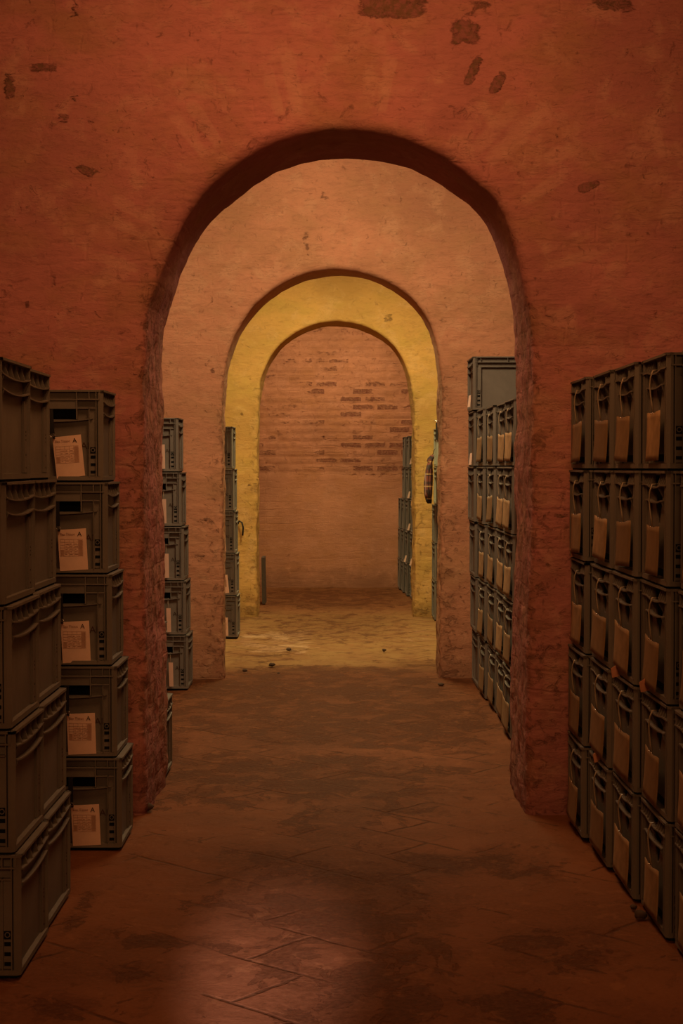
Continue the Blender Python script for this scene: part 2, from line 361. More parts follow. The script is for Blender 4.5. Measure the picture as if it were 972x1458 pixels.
arch_wall('wall_near', M['red'], 5.91, 6.54, F1, B1, 464, 482,
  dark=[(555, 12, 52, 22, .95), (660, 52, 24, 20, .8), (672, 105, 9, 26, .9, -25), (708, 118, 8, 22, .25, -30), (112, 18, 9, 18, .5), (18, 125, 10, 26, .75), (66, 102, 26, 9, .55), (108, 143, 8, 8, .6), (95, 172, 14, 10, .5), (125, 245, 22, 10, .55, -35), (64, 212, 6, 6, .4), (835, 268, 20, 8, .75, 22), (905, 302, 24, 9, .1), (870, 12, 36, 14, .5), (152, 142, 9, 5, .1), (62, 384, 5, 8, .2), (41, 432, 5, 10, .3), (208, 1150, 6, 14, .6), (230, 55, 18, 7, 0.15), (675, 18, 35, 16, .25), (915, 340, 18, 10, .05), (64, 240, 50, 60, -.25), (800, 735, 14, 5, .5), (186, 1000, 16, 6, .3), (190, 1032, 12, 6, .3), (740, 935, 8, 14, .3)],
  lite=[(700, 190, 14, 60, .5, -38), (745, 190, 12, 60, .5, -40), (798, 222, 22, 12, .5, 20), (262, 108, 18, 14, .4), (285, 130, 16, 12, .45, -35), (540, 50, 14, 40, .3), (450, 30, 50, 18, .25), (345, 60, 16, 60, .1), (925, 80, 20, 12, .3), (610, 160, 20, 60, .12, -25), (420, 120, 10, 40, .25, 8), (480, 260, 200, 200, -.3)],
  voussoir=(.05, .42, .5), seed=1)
F2 = [(319, 975), (318, 850), (318, 700), (318, 600), (319, 560), (322, 530), (328, 494), (336, 474), (346, 455), (360, 436), (379, 419), (400, 404), (427, 392), (452, 385), (480, 382), (502, 385), (522, 390), (548, 399), (570, 412), (590, 428), (606, 446), (618, 474), (624, 500), (627, 530), (628, 570), (627, 700), (626, 850), (625, 975)]
B2 = [(320, 960), (320, 850), (319, 700), (319, 600), (321, 560), (325, 536), (332, 506), (339, 488), (349, 469), (365, 447), (385, 429), (408, 413), (433, 402), (456, 397), (480, 395), (502, 396), (522, 400), (544, 407), (564, 418), (582, 431), (597, 447), (609, 467), (616, 490), (621, 515), (623, 545), (622, 700), (621, 850), (620, 960)]
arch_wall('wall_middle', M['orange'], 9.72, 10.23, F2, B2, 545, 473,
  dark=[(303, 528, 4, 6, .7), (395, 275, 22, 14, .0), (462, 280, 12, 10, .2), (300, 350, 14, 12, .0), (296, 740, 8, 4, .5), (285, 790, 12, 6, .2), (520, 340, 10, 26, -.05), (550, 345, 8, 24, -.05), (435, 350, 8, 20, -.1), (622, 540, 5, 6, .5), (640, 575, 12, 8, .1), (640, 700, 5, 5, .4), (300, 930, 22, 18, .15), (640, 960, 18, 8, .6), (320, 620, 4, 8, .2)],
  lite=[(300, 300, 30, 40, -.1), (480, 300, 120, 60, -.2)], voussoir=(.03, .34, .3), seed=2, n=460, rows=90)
F3 = [(366, 885), (366, 780), (367, 700), (367, 620), (368, 575), (372, 537), (382, 514), (396, 493), (418, 475), (447, 462), (479, 457), (512, 462), (540, 475), (562, 493), (576, 516), (585, 544), (589, 580), (590, 650), (590, 760), (589, 885)]
B3 = [(369, 868), (369, 780), (369, 700), (369, 620), (371, 575), (377, 537), (386, 518), (400, 498), (420, 482), (448, 469), (479, 464), (512, 469), (539, 481), (558, 496), (572, 517), (581, 545), (585, 580), (586, 650), (586, 760), (585, 868)]
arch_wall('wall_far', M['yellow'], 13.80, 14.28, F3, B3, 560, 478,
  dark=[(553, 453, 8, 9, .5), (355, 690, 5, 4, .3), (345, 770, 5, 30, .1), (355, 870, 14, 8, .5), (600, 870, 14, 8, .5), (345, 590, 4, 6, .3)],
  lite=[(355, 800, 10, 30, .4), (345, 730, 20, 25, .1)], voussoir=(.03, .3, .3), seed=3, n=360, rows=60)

# back wall: peeling brick above, smooth render below
def back_wall():
    yb = 17.2; xs = np.linspace(-2.35, 2.35, 300); zs = np.linspace(-.02, 3.6, 230)
    X, Z = np.meshgrid(xs, zs); P = np.stack([X, np.full_like(X, yb), Z], -1); q = P.reshape(-1, 3)
    up = smooth(1.20, 1.26, q[:, 2] + .03 * fbm(q, (3, 3, 3), 3, 4))
    row = np.floor(q[:, 2] / .085).astype(np.int64); cf = q[:, 0] / .27 + .5 * (row % 2); col = np.floor(cf).astype(np.int64)
    hsh = _h(row, col, row * 0, 77); fz = q[:, 2] / .085 - row; fx = cf - col
    cell = smooth(.06, .22, fz) * smooth(.94, .78, fz) * smooth(.03, .1, fx) * smooth(.97, .9, fx)
    regional = fbm(q, (1.6, 1, 1.4), 3, 12) + .12
    dk = -.6 + up * (cell * smooth(.40, .85, hsh + .5 * regional) * 1.15 + .35 * smooth(-.1, .5, regional))
    for (px, py, rx, ry, s) in [(430, 715, 26, 14, .15), (435, 545, 40, 14, .1), (415, 525, 30, 30, .1), (450, 512, 30, 6, .5), (545, 605, 40, 6, .15), (455, 640, 30, 6, .1), (560, 745, 22, 12, -.25), (425, 830, 60, 4, .2)]:
        x, z = wall_at(px, py, yb); dk = np.maximum(dk, -.6 + (s + .6) * np.exp(-(((q[:, 0] - x) / (rx / F * yb)) ** 2 + ((q[:, 2] - z) / (ry / F * yb)) ** 2)))
    disp = .010 * fbm(q, (2, 2, 3), 4, 6) + up * .006 * cell - .012 * (1 - up) * -1
    P2 = q.copy(); P2[:, 1] -= disp
    o = grid_mesh('wall_back', P2.reshape(P.shape), M['rear'], {'dark': dk, 'lite': np.full(len(q), -.2), 'wear': up * .35})
    tag(o, kind='structure')
back_wall()

# floor
def floor():
    ys = np.r_[np.linspace(-3, 3.2, 30)[:-1], np.linspace(3.2, 7, 300)[:-1], np.linspace(7, 17.4, 380)]
    xs = np.linspace(-2.35, 2.35, 260)
    X, Y = np.meshgrid(xs, ys); P = np.stack([X, Y, np.zeros_like(X)], -1); q = P.reshape(-1, 3)
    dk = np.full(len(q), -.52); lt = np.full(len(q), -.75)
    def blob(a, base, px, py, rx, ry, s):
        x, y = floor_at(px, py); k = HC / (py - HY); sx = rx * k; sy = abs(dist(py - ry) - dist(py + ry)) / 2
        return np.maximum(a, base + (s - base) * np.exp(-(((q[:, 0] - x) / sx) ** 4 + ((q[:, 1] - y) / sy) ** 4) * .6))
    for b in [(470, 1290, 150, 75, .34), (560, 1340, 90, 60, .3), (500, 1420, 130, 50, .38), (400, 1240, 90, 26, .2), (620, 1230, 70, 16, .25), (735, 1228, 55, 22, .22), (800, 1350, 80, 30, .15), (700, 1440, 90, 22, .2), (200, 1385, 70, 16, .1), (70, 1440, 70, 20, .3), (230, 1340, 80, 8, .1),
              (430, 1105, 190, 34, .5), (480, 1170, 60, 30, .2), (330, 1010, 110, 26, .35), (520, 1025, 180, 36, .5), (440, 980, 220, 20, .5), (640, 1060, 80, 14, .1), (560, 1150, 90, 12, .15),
              (470, 955, 150, 8, .35), (380, 930, 50, 10, -.1), (600, 945, 45, 8, .3), (470, 890, 100, 20, .1), (470, 850, 110, 14, .35), (150, 1330, 40, 10, .1), (245, 1060, 22, 30, .2), (110, 1300, 14, 30, .3)]:  # first blob on this row: shade under the middle arch painted in
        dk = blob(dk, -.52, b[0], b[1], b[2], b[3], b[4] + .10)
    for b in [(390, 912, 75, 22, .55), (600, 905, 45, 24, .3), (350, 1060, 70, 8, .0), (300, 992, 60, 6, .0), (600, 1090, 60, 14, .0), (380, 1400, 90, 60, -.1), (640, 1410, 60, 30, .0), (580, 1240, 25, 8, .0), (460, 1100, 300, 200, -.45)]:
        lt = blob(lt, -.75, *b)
    disp = .010 * fbm(q, (1.5, 1.5, 1), 3, 40) + .003 * fbm(q, (9, 9, 1), 3, 44) - .008
    P2 = q.copy(); P2[:, 2] += np.minimum(disp, 0)
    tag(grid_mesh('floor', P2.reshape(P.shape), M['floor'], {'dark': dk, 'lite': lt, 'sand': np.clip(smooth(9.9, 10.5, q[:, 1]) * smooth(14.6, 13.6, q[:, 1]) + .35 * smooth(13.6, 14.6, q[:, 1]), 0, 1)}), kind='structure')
floor()
for nm, bx in (('wall_left', (-2.5, -2.3, -3.2, 17.4, 0, 3.5)), ('wall_right', (2.3, 2.5, -3.2, 17.4, 0, 3.5)), ('ceiling', (-2.5, 2.5, -3.2, 17.4, 3.5, 3.65)), ('wall_behind', (-2.3, 2.3, -3.2, -3.0, 0, 3.5))):
    mb = MB(); mb.box(*bx); tag(mb.build(nm, M['room']), kind='structure')

# ------------------------------------------------------------------ crates
CH = .322
def crate_parts(w, d, faces, plastic):
    """w along x, d along y; faces maps '-y','+x','+y','-x' to closed / handhole / scalloped / pocket"""
    root = empty('plastic_crate'); body, rim, base, hand = MB(), MB(), MB(), MB()
    h = CH; t = .018
    frames = {'-y': (w, lambda p: (p[0], -d / 2 - p[1], p[2])), '+y': (w, lambda p: (-p[0], d / 2 + p[1], p[2])),
              '+x': (d, lambda p: (w / 2 + p[1], p[0], p[2])), '-x': (d, lambda p: (-w / 2 - p[1], -p[0], p[2]))}
    for side, kind in faces.items():
        W, T = frames[side]
        for mb in (body, rim, base, hand): mb.T = T
        a = W / 2
        B = lambda mb, u0, u1, o0, o1, z0, z1, m=0: mb.box(u0, u1, o0, o1, z0, z1, m)
        ow, oi = -t, -t - .005                    # outer and inner plane of the wall panel
        def ledge(mb, u0, u1, zf, th=.0035, n=14, o=0.):
            for i in range(n):
                ua, ub = u0 + (u1 - u0) * i / n, u0 + (u1 - u0) * (i + 1) / n; za, zb = zf(ua), zf(ub)
                mb.add([(ua, ow, za), (ub, ow, zb), (ub, o, zb), (ua, o, za), (ua, ow, za + th), (ub, ow, zb + th), (ub, o, zb + th), (ua, o, za + th)],
                       [(0, 3, 2, 1), (4, 5, 6, 7), (2, 3, 7, 6), (0, 1, 5, 4), (0, 4, 7, 3), (1, 2, 6, 5)])
        # panel (with opening)
        e = t + .004
        if kind == 'handhole': hole = (-.078, .078, h - .103, h - .066)
        elif kind == 'pocket': hole = (-.060, .060, h - .150, h - .012)
        else: hole = None
        if hole:
            u0, u1, z0, z1 = hole
            B(body, -a + e, u0, oi, ow, .012, h - .004); B(body, u1, a - e, oi, ow, .012, h - .004)
            B(body, u0, u1, oi, ow, .012, z0); B(body, u0, u1, oi, ow, z1, h - .004)
            B(body, u0 - .01, u1 + .01, oi - .045, oi - .040, z0 - .01, z1 + .01, 1)  # near-black plate paints the unlit inside of the opening
        else: B(body, -a + e, a - e, oi, ow, .012, h - .004)
        # rim
        B(rim, -a + .012, a - .012, ow - .004, 0, h - .007, h)
        # corner posts: chamfered column
        for s in (-1, 1):
            body.prism([(s * (a - .020), ow, .02), (s * (a - .020), -.003, .02), (s * (a - .013), -.003, .02), (s * (a - .0045), -.012, .02), (s * (a - .0045), -.020, .02), (s * (a - .020), -.024, .02)], (0, 0, h - .026))
            rim.prism([(s * (a - .020), -.02, h - .007), (s * (a - .020), 0, h - .007), (s * (a - .010), 0, h - .007), (s * a, -.010, h - .007), (s * a, -.02, h - .007)], (0, 0, .007))
        # foot lip and inset foot, near-black for the shade under the lip
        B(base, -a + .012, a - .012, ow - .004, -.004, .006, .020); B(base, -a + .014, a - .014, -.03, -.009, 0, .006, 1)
        for s in (-1, 1): base.prism([(s * (a - .012), -.02, .006), (s * (a - .012), -.004, .006), (s * (a - .0045), -.012, .006), (s * (a - .0045), -.02, .006)], (0, 0, .014))
        if kind in ('closed', 'handhole'):
            B(rim, -a + .014, a - .014, ow, 0, h - .036, h - .032)
            for s in (-1, 1):
                for u in (.014, .026, .050): B(rim, s * (a - u) - .0015, s * (a - u) + .0015, ow, -.001, h - .034, h - .005)
                B(body, s * (a - .026) - .0015, s * (a - .026) + .0015, ow, -.002, .018, h - .034)
                B(body, s * (a - .050) - .0015, s * (a - .050) + .0015, ow, -.002, .018, h - .062)
                # ladder of pictogram windows, their recess shade painted near-black
                lo, hi = sorted((s * (a - .0275), s * (a - .0485)))
                B(body, lo, hi, ow, -.009, .022, h - .064)
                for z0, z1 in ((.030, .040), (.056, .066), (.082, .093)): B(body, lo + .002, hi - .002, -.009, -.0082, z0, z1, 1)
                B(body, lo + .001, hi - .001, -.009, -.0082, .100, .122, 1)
                uc = (lo + hi) / 2
                body.prism([(uc + .0075 * math.cos(k), -.0082, .112 + .0075 * math.sin(k)) for k in [i * math.pi / 6 for i in range(12)]], (0, .0008, 0))
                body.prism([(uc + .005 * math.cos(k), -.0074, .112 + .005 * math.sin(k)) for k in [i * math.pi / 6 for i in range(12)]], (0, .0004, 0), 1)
            if kind == 'closed':
                B(rim, -a + .045, a - .045, ow, -.002, h - .064, h - .060)
                for u in (-.09, .09): B(rim, u - .0015, u + .0015, ow, -.001, h - .034, h - .005)
            else:
                for s in (-1, 1):
                    lo, hi = sorted((s * .082, s * (a - .026))); B(rim, lo, hi, ow, -.002, h - .066, h - .062)
                    B(hand, s * .080 - .002, s * .080 + .002, ow, -.001, h - .103, h - .034)
                    B(rim, s * .080 - .0015, s * .080 + .0015, ow, -.001, h - .034, h - .005)
                ledge(hand, -.135, .135, lambda u: h - .112 + .010 * (u / .135) ** 2, o=-.002)
                B(hand, -.080, .080, ow, -.004, h - .066, h - .036)
        elif kind == 'scalloped':
            f2 = lambda u: h - .052 + .012 * (abs(u) / a) ** 2.2; f3 = lambda u: h - .092 + .015 * (abs(u) / a) ** 2.2
            ledge(rim, -a + .018, a - .018, f2, .004, 18); ledge(body, -a + .03, a - .03, f3, .004, 18, -.001)
            for i in range(6):
                u = -a + .022 + (2 * a - .044) * i / 5
                rim.prism([(u - .002, ow, h - .006), (u - .002, ow + .004, h - .006), (u - .002, -.0008, f2(u) + .003), (u - .002, ow, f2(u) + .003)], (.0045, 0, 0))
            for s in (-1, 1):
                for f in (f2, f3):
                    u = s * (a - .040); body.prism([(u - .003, ow, f(u)), (u - .003, -.001, f(u)), (u - .003, ow, f(u) - .042)], (.006, 0, 0))
                lo, hi = sorted((s * (a - .020), s * (a - .062))); B(body, lo, hi, ow, -.011, .022, h - .10)
                B(body, s * (a - .066) - .003, s * (a - .066) + .003, ow, -.013, .022, h - .10)
                for z in (.034, .070, .112, .124, .134): B(body, s * (a - .041) - .0022, s * (a - .041) + .0022, -.011, -.0104, z, z + .0045, 1)
        else:   # pocket handle under a dipping rim
            dip = lambda c, k: (lambda u: h - c - k * max(0., 1 - (abs(u) / .10) ** 2))
            f2 = dip(.042, .008); f3 = dip(.086, .006)
            ledge(rim, -a + .014, a - .014, f2, .004, 24)
            ledge(hand, -.125, .125, f3, .004, 20, -.001)
            for i in range(13):
                u = -a + .022 + (2 * a - .044) * i / 12
                if abs(u) > .055:
                    rim.prism([(u - .0018, ow, h - .006), (u - .0018, ow + .005, h - .006), (u - .0018, -.0008, f2(u) + .003), (u - .0018, ow, f2(u) + .003)], (.0036, 0, 0))
            for s in (-1, 1):
                # cheeks that leave a V shaped grip opening
                hand.prism([(s * .060, oi, h - .150), (s * .012, oi, h - .150), (s * .060, oi, h - .060)], (0, .005, 0))
                hand.prism([(s * .060 - .002, ow, h - .010), (s * .060 - .002, -.002, f2(.06)), (s * .060 - .002, ow, f2(.06) - .03)], (.004, 0, 0))
                hand.prism([(s * .112 - .003, ow, f3(.11)), (s * .112 - .003, -.001, f3(.11)), (s * .112 - .003, ow, f3(.11) - .050)], (.006, 0, 0))
                B(body, s * (a - .030) - .003, s * (a - .030) + .003, ow, -.003, .022, h - .040)
                B(body, s * (a - .052) - .003, s * (a - .052) + .003, ow, -.006, .022, h - .040)
                lo, hi = sorted((s * (a - .055), s * (a - .085))); B(body, lo, hi, ow, -.012, .022, h - .086)
                for z in (.040, .062, .086, .106, .118, .130): B(body, s * (a - .070) - .0025, s * (a - .070) + .0025, -.012, -.0112, z, z + .005, 1)
            B(body, -.070, .070, ow, -.0170, .026, .046, 1)  # shade of the bottom opening painted as a near-black strip
    for mb in (body, rim, base, hand): mb.T = lambda p: p
    base.box(-w / 2 + .03, w / 2 - .03, -d / 2 + .03, d / 2 - .03, 0, .013)
    body.box(-w / 2 + .02, w / 2 - .02, -d / 2 + .02, d / 2 - .02, .013, .017)
    mats = [plastic, M['void']]
    body.build('body', mats, root); rim.build('rim', mats, root); base.build('base', mats, root)
    if hand.f: hand.build('handle', mats, root)
    return root
def proto(w, d, faces, plastic=None):
    return crate_parts(w, d, faces, plastic or M['crate'])
used = {}
PROTO = {
 'left_wide': (.60, .40, {'-y': 'handhole', '+x': 'scalloped', '+y': 'closed', '-x': 'closed'}, 'crate'),
 'left': (.345, .31, {'-y': 'handhole', '+x': 'scalloped', '+y': 'closed', '-x': 'closed'}, 'crate'),
 'near_right': (.60, .375, {'-y': 'closed', '-x': 'pocket', '+y': 'closed', '+x': 'closed'}, 'crate'),
 'right': (.60, .40, {'-y': 'closed', '-x': 'pocket', '+y': 'closed', '+x': 'closed'}, 'crate'),
 'right_pale': (.60, .40, {'-y': 'closed', '-x': 'pocket', '+y': 'closed', '+x': 'closed'}, 'pale_crate'),
 'right_plain': (.60, .40, {'-y': 'closed', '-x': 'scalloped', '+y': 'closed', '+x': 'closed'}, 'crate'),
}
protos = {}
def crate(kind, face_x, y0, z, label, group, rz=0., depth=.40, sz=1.):
    """face_x: x of the aisle face; y0: near edge; spans y0..y0+.4"""
    w, d, fc, pl = PROTO[kind]
    if kind not in protos: protos[kind] = o = proto(w, d, fc, M[pl])
    else: o = copy_tree(protos[kind])
    s = -1 if kind.startswith('left') else 1
    o.location = (face_x + s * w / 2, y0 + d / 2, z); o.rotation_euler = (0, 0, rz); o.scale = (1, 1, sz)
    tag(o, label, 'crate', group); return o

# ------------------------------------------------------------------ tags
def text_mesh(body, size, name='printing'):
    cu = bpy.data.curves.new(name, 'FONT'); cu.body = body; cu.size = size; cu.extrude = .0002; cu.resolution_u = 2
    o = bpy.data.objects.new(name, cu); C.objects.link(o)
    me = bpy.data.meshes.new_from_object(o.evaluated_get(bpy.context.evaluated_depsgraph_get()))
    bpy.data.objects.remove(o); return me
def add_text(mb, body, size, x, z, m=0):
    me = text_mesh(body, size); mb.add([(v.co.x + x, -.0012, v.co.y + z) for v in me.vertices], [list(p.vertices) for p in me.polygons], m)
def make_paper_tag():
    """origin at the strap's top, tag face looks to -y; hangs from a black strap by its upper left corner"""
    root = empty('delivery_tag'); W, Hh = .100, .143
    mb = MB(); mb.prism([(-.006, 0, -.098), (W - .008, 0, -.093), (W - .003, 0, -.093 - Hh), (.000, 0, -.098 - Hh)], (0, .0012, 0)); pp = mb.build('paper', M['paper'], root)
    p = MB(); add_text(p, 'Bas Tissot', .0125, .002, -.117); add_text(p, 'A', .023, .062, -.120, 1)
    z0 = -.131
    for i, x in enumerate((.002, .017, .033, .049, .064, .080)): p.box(x, x + .0009, -.0006, .0, z0 - .058, z0)
    for k in range(7): p.box(.002, .081, -.0006, .0, z0 - .058 * k / 6, z0 - .058 * k / 6 + .0008)
    p.box(.066, .079, -.0005, 0, z0 - .056, z0 - .002); p.box(.004, .015, -.0005, 0, z0 - .056, z0 - .036)
    for k in range(5):
        for x in (.020, .036, .052): p.box(x, x + .006 + .003 * ((k + int(x * 1000)) % 3), -.0006, 0, z0 - .017 - .009 * k, z0 - .0145 - .009 * k)
    p.build('printing', [M['ink'], M['ink_dark']], pp)
    s = MB(); s.box(-.012, .004, -.010, -.008, -.088, .0); s.box(-.012, .004, -.010, .002, -.002, .0); s.box(-.004, .004, -.009, -.001, -.102, -.092); st = s.build('strap', M['strap'], root)
    r = MB(); r.tube([(-.004 + .009 * math.cos(a), -.009, -.090 + .005 * math.sin(a)) for a in [i * math.pi / 6 for i in range(13)]], .0012, 6); r.build('ring', M['steel'], st, True)
    return root
def make_card_tag():
    """buff card in a sleeve hanging from a clear tie; faces -y"""
    root = empty('card_tag'); W, Hh = .088, .142
    mb = MB(); n = 8; vs = []; fs = []
    for j in range(n + 1):
        for i in range(7):
            x = -W + 2 * W * i / 6; z = -.120 - Hh * j / n
            vs.append((x, -.004 * math.sin(i / 6 * math.pi) - .007 * (j / n) ** 2, z - (.004 if i in (2, 3, 4) and j == 0 else 0)))
    for j in range(n):
        for i in range(6): a = j * 7 + i; fs.append((a, a + 1, a + 8, a + 7))
    mb.add(vs, fs); me = mb.mesh('card', True); c = link('card', me, M['card'], root)
    so = c.modifiers.new('s', 'SOLIDIFY'); so.thickness = .0015
    cd = MB(); cd.tube([(.002, .022, .002), (.002, -.002, .0), (-.001, -.008, -.020), (-.003, -.010, -.045), (.000, -.009, -.070), (.005, -.006, -.10), (.007, -.003, -.124)], .0023, 7); cd.build('tie', M['cord'], root, True)
    ey = MB()
    for x in (-.018, .007): ey.tube([(x, -.006, -.124), (x, -.001, -.124)], .0022, 8)
    ey.build('eyelet', M['steel'], c, True)
    return root
def make_slim_tag():
    root = empty('narrow_tag'); mb = MB(); mb.prism([(0, 0, 0), (.027, -.012, .001), (.029, -.010, -.143), (.003, 0, -.145)], (0, .0012, 0)); mb.build('paper', M['paper'], root)
    s = MB(); s.tube([(.012, -.003, -.002), (.010, .006, .03), (.008, .034, .055)], .0015, 6); s.build('string', M['cord'], root, True); return root
tagproto = {}
def hang(kind, loc, rz, label, group, tilt=0., lean=0., sc_=1.):
    if kind not in tagproto: tagproto[kind] = o = {'paper': make_paper_tag, 'card': make_card_tag, 'slim': make_slim_tag}[kind]()
    else: o = copy_tree(tagproto[kind])
    o.location = loc; o.rotation_euler = (lean, tilt, rz); o.scale = (sc_, 1, 1); tag(o, label, 'tag', group); return o

LV = ['bottom', 'second from the floor', 'third from the floor', 'fourth from the floor', 'topmost']
P5 = .323
def stack_x(xs, i): return xs[i]
# A: near left, two columns
for c, (y0, xs, who) in enumerate(((3.985, [-.824, -.836, -.846, -.857, -.867], 'nearest stack at the left edge'), (4.392, [-.832, -.844, -.858, -.872, -.889], 'second stack from the left edge'))):
    for i in range(5): crate('left_wide', xs[i], y0, i * P5, f'blank-sided grey crate, {LV[i]} in the {who}', 'crates at the left edge', rz=random.uniform(-.006, .006))
# B: left frontal column with paper tags
for i in range(5):
    x = [-.752, -.768, -.784, -.797, -.811][i]; y0 = 5.34; P = .3195
    crate('left', x, y0, i * P, f'grey crate with white paper tag, {LV[i]} beside the left red pier', 'tagged crates beside the left red pier', sz=.9895)
    hang('paper', (x - .1725 + [.0, .004, .0, .003, -.004][i], y0 - .004, i * P + .252), [0, 0, .03, 0, .05][i], f'white printed paper tag on the {LV[i]} crate beside the left red pier', 'paper tags beside the left red pier', tilt=[0, .01, 0, -.01, -.06][i], lean=.03)
    if i: continue          # the copies inherit the marking
    mk = MB(); add_text(mk, 'AR', .034, 0, 0)
    g0 = [o for o in C.objects if o.get('label', '').startswith('grey crate with white paper tag')][-1]
    m_ = mk.build('marking', M['ink_dark'], g0); m_.location = (.1725 - .082, -.155 - .0175 + .0175 + .018, .116)
# D0: two crates just behind the left near pier
for i in range(2): crate('left', [-.738, -.762][i], 6.56, i * P5, ['grey crate on the floor, mostly hidden right behind the left red pier', 'grey crate upon another, its rim just showing behind the left red pier'][i], 'crates hidden behind the left red pier')
# D: second room left
for i in range(5):
    x = [-.896, -.909, -.920, -.934, -.951][i]; y0 = 9.2; P = .3247
    crate('left', x, y0, i * P, f'grey crate, {LV[i]} against the left orange pier', 'crates against the left orange pier', sz=1.006)
    hang('slim', (x - .118 + .01 * (i == 4), y0 - .012, i * P + .165), .02 * (i % 3), f'narrow white tag on the {LV[i]} crate by the left orange pier', 'paper tags by the left orange pier', lean=.03)
# E: third room left
for i in range(5):
    x = [-.783, -.790, -.799, -.806, -.816][i]; y0 = 12.0; P = .329
    crate('left', x, y0, i * P, f'grey crate, {LV[i]} against the left yellow pier', 'crates against the left yellow pier', sz=1.018)
    if i < 3: hang('paper', (x - .1725, y0 - .004, i * P + .252), 0, f'white tag on the {LV[i]} crate by the left yellow pier', 'paper tags by the left yellow pier', tilt=-.06 * (i == 1), lean=.03)
# C: near right, five columns seen obliquely
COL = ['farthest column beside the right red pier', 'second column from the right red pier', 'third column from the right red pier', 'fourth column from the right red pier', 'nearest column at the right edge']
LT = ['bottom', 'second-lowest', 'middle', 'second-highest', 'topmost']
COLT = ['beside the right red pier', 'second from the right red pier', 'third from the right red pier', 'fourth from the right red pier', 'at the right photo edge']
def right_tag(kind, x, y0, z, lab, grp, w=.60, u=0., sc_=1.): return hang('card', (x - .001, y0 + .2 + u, z + .290), math.radians(-90), lab, grp, tilt=random.uniform(-.05, .05), lean=random.uniform(-.01, .03), sc_=sc_)
CY = [5.465, 5.075, 4.665, 4.335, 3.915]; CXB = [.870, .886, .896, .917, .927]; CXT = [.873, .892, .902, .915, .947]
CY = [5.475, 5.07, 4.69, 4.30, 3.89]
for c in range(5):
    for i in range(5):
        x = CXB[c] + (CXT[c] - CXB[c]) * i / 4 + random.uniform(-.004, .004); P = .330
        crate('near_right', x, CY[c], i * P, f'grey crate, {LV[i]} in the {COL[c]}', 'crates in the right foreground row', rz=random.uniform(-.012, .012), sz=1.022)
        right_tag('card', x, CY[c], i * P, f'buff card tag on the {LT[i]} crate, column {COLT[c]}', 'card tags in the right foreground row', sc_=[1.2, 1.45, 1.35, 1.05, 1.2][c] * random.uniform(.92, 1.08), u=-.012)
# H: second room right, five columns, plus one crate on top of the far end
HYs = [9.22, 8.79, 8.35, 7.92, 7.49]; HXB = [.826, .834, .843, .848, .836]; HXT = [.798, .818, .835, .850, .842]
HC_ = ['column against the right orange pier', 'second column from the right orange pier', 'third column from the right orange pier', 'fourth column from the right orange pier', 'column just behind the right red pier']
HT_ = ['', 'second column from the orange pier', 'third column from the orange pier', 'fourth column from the orange pier', 'column behind the right red pier']
for c in range(5):
    for i in range(5):
        x = HXB[c] + (HXT[c] - HXB[c]) * i / 4 + random.uniform(-.004, .004); P = .333
        crate('right' if c else 'right_plain', x, HYs[c], i * P, f'grey crate, {LV[i]} in the {HC_[c]}', 'crates along the right of the second room', rz=random.uniform(-.01, .01), sz=1.031)
        if c: right_tag('card', x, HYs[c], i * P, f'buff tag on {LT[i]} crate, {HT_[c]}', 'card tags along the right of the second room', sc_=1.6)
crate('right_plain', .795, 9.2, 5 * .333, 'plain grey crate alone on top of the right row, above all others', 'crates along the right of the second room')
# G: third room right
for i in range(5):
    x = [.826, .828, .828, .842, .842][i]; P = .333
    crate('right_pale' if i > 2 else 'right', x, 13.36, i * P, f'{"pale" if i > 2 else "grey"} crate sliver, {LV[i]} between right yellow and orange piers', 'crates between the right yellow and orange piers', sz=1.031)
# F: last room right
FYs = [15.48, 15.9, 16.33, 16.75]; FX = [.742, .712, .688, .668]
FN = ['nearest stack', 'second stack', 'third stack', 'shortest farthest stack']
for c in range(4):
    for i in range(5 if c < 3 else 3):
        P = .33; x = FX[c] - .004 * (4 - i)
        crate('right_plain', x, FYs[c], i * P, f'grey crate, {LV[i] if c < 3 else ["bottom", "middle", "upper"][i]} in the {FN[c]} by the back wall', 'crates by the back wall', sz=1.022)
# slips of paper seen nearly edge-on
def slip(loc, w, h_, rz, ty, label, m='paper'):
    mb = MB(); mb.prism([(0, 0, 0), (w, 0, .004), (w * .8, 0, h_), (w * .1, 0, h_ * .93)], (0, .001, 0))
    o = mb.build('paper_slip', M[m]); o.location = loc; o.rotation_euler = (0, ty, rz); tag(o, label, 'paper', 'paper slips between crates' if m == 'paper' else 'pink paper corners'); return o
for i, (px, py, d) in enumerate(((581, 661, 15.9), (578, 709, 15.88), (578, 755, 15.85), (573, 800, 16.2), (581, 805, 15.46))):
    x, z = wall_at(px, py, d); slip((x + .010, d - .0, z), .022, .075, 0, .25, f'tiny white slip, {["topmost", "second from top", "third from top", "lower left", "lowest right"][i]} on the stacks by the back wall')
for px, py, d, who in ((665, 580, 9.3, 'the plain crate on top'), (667, 662, 9.28, 'the crate under the plain top crate')):
    x, z = wall_at(px, py, d); slip((x, d, z), .016, .075, 0, .1, 'narrow white slip on the side of ' + who)
for i, (px, py, X_) in enumerate(((873, 966, .878), (914, 987, .890), (848, 1088, .872), (814, 793, .866))):
    d = X_ * F / (px - CX); x, z = wall_at(px, py, d); x += .012
    mb = MB(); mb.prism([(0, 0, 0), (.030, 0, .004), (.014, 0, .040), (-.006, 0, .030)], (0, .001, 0)); o = mb.build('paper_corner', M['pink_paper']); o.location = (x - .012, d, z); o.rotation_euler = (0, 0, .4)
    tag(o, ['pink paper corner sticking out under a tag, third right column', 'larger pink paper corner sticking out in the fourth right column', 'pink paper corner low in the second right column', 'small pink paper corner beside the right red pier'][i], 'paper', 'pink paper corners')

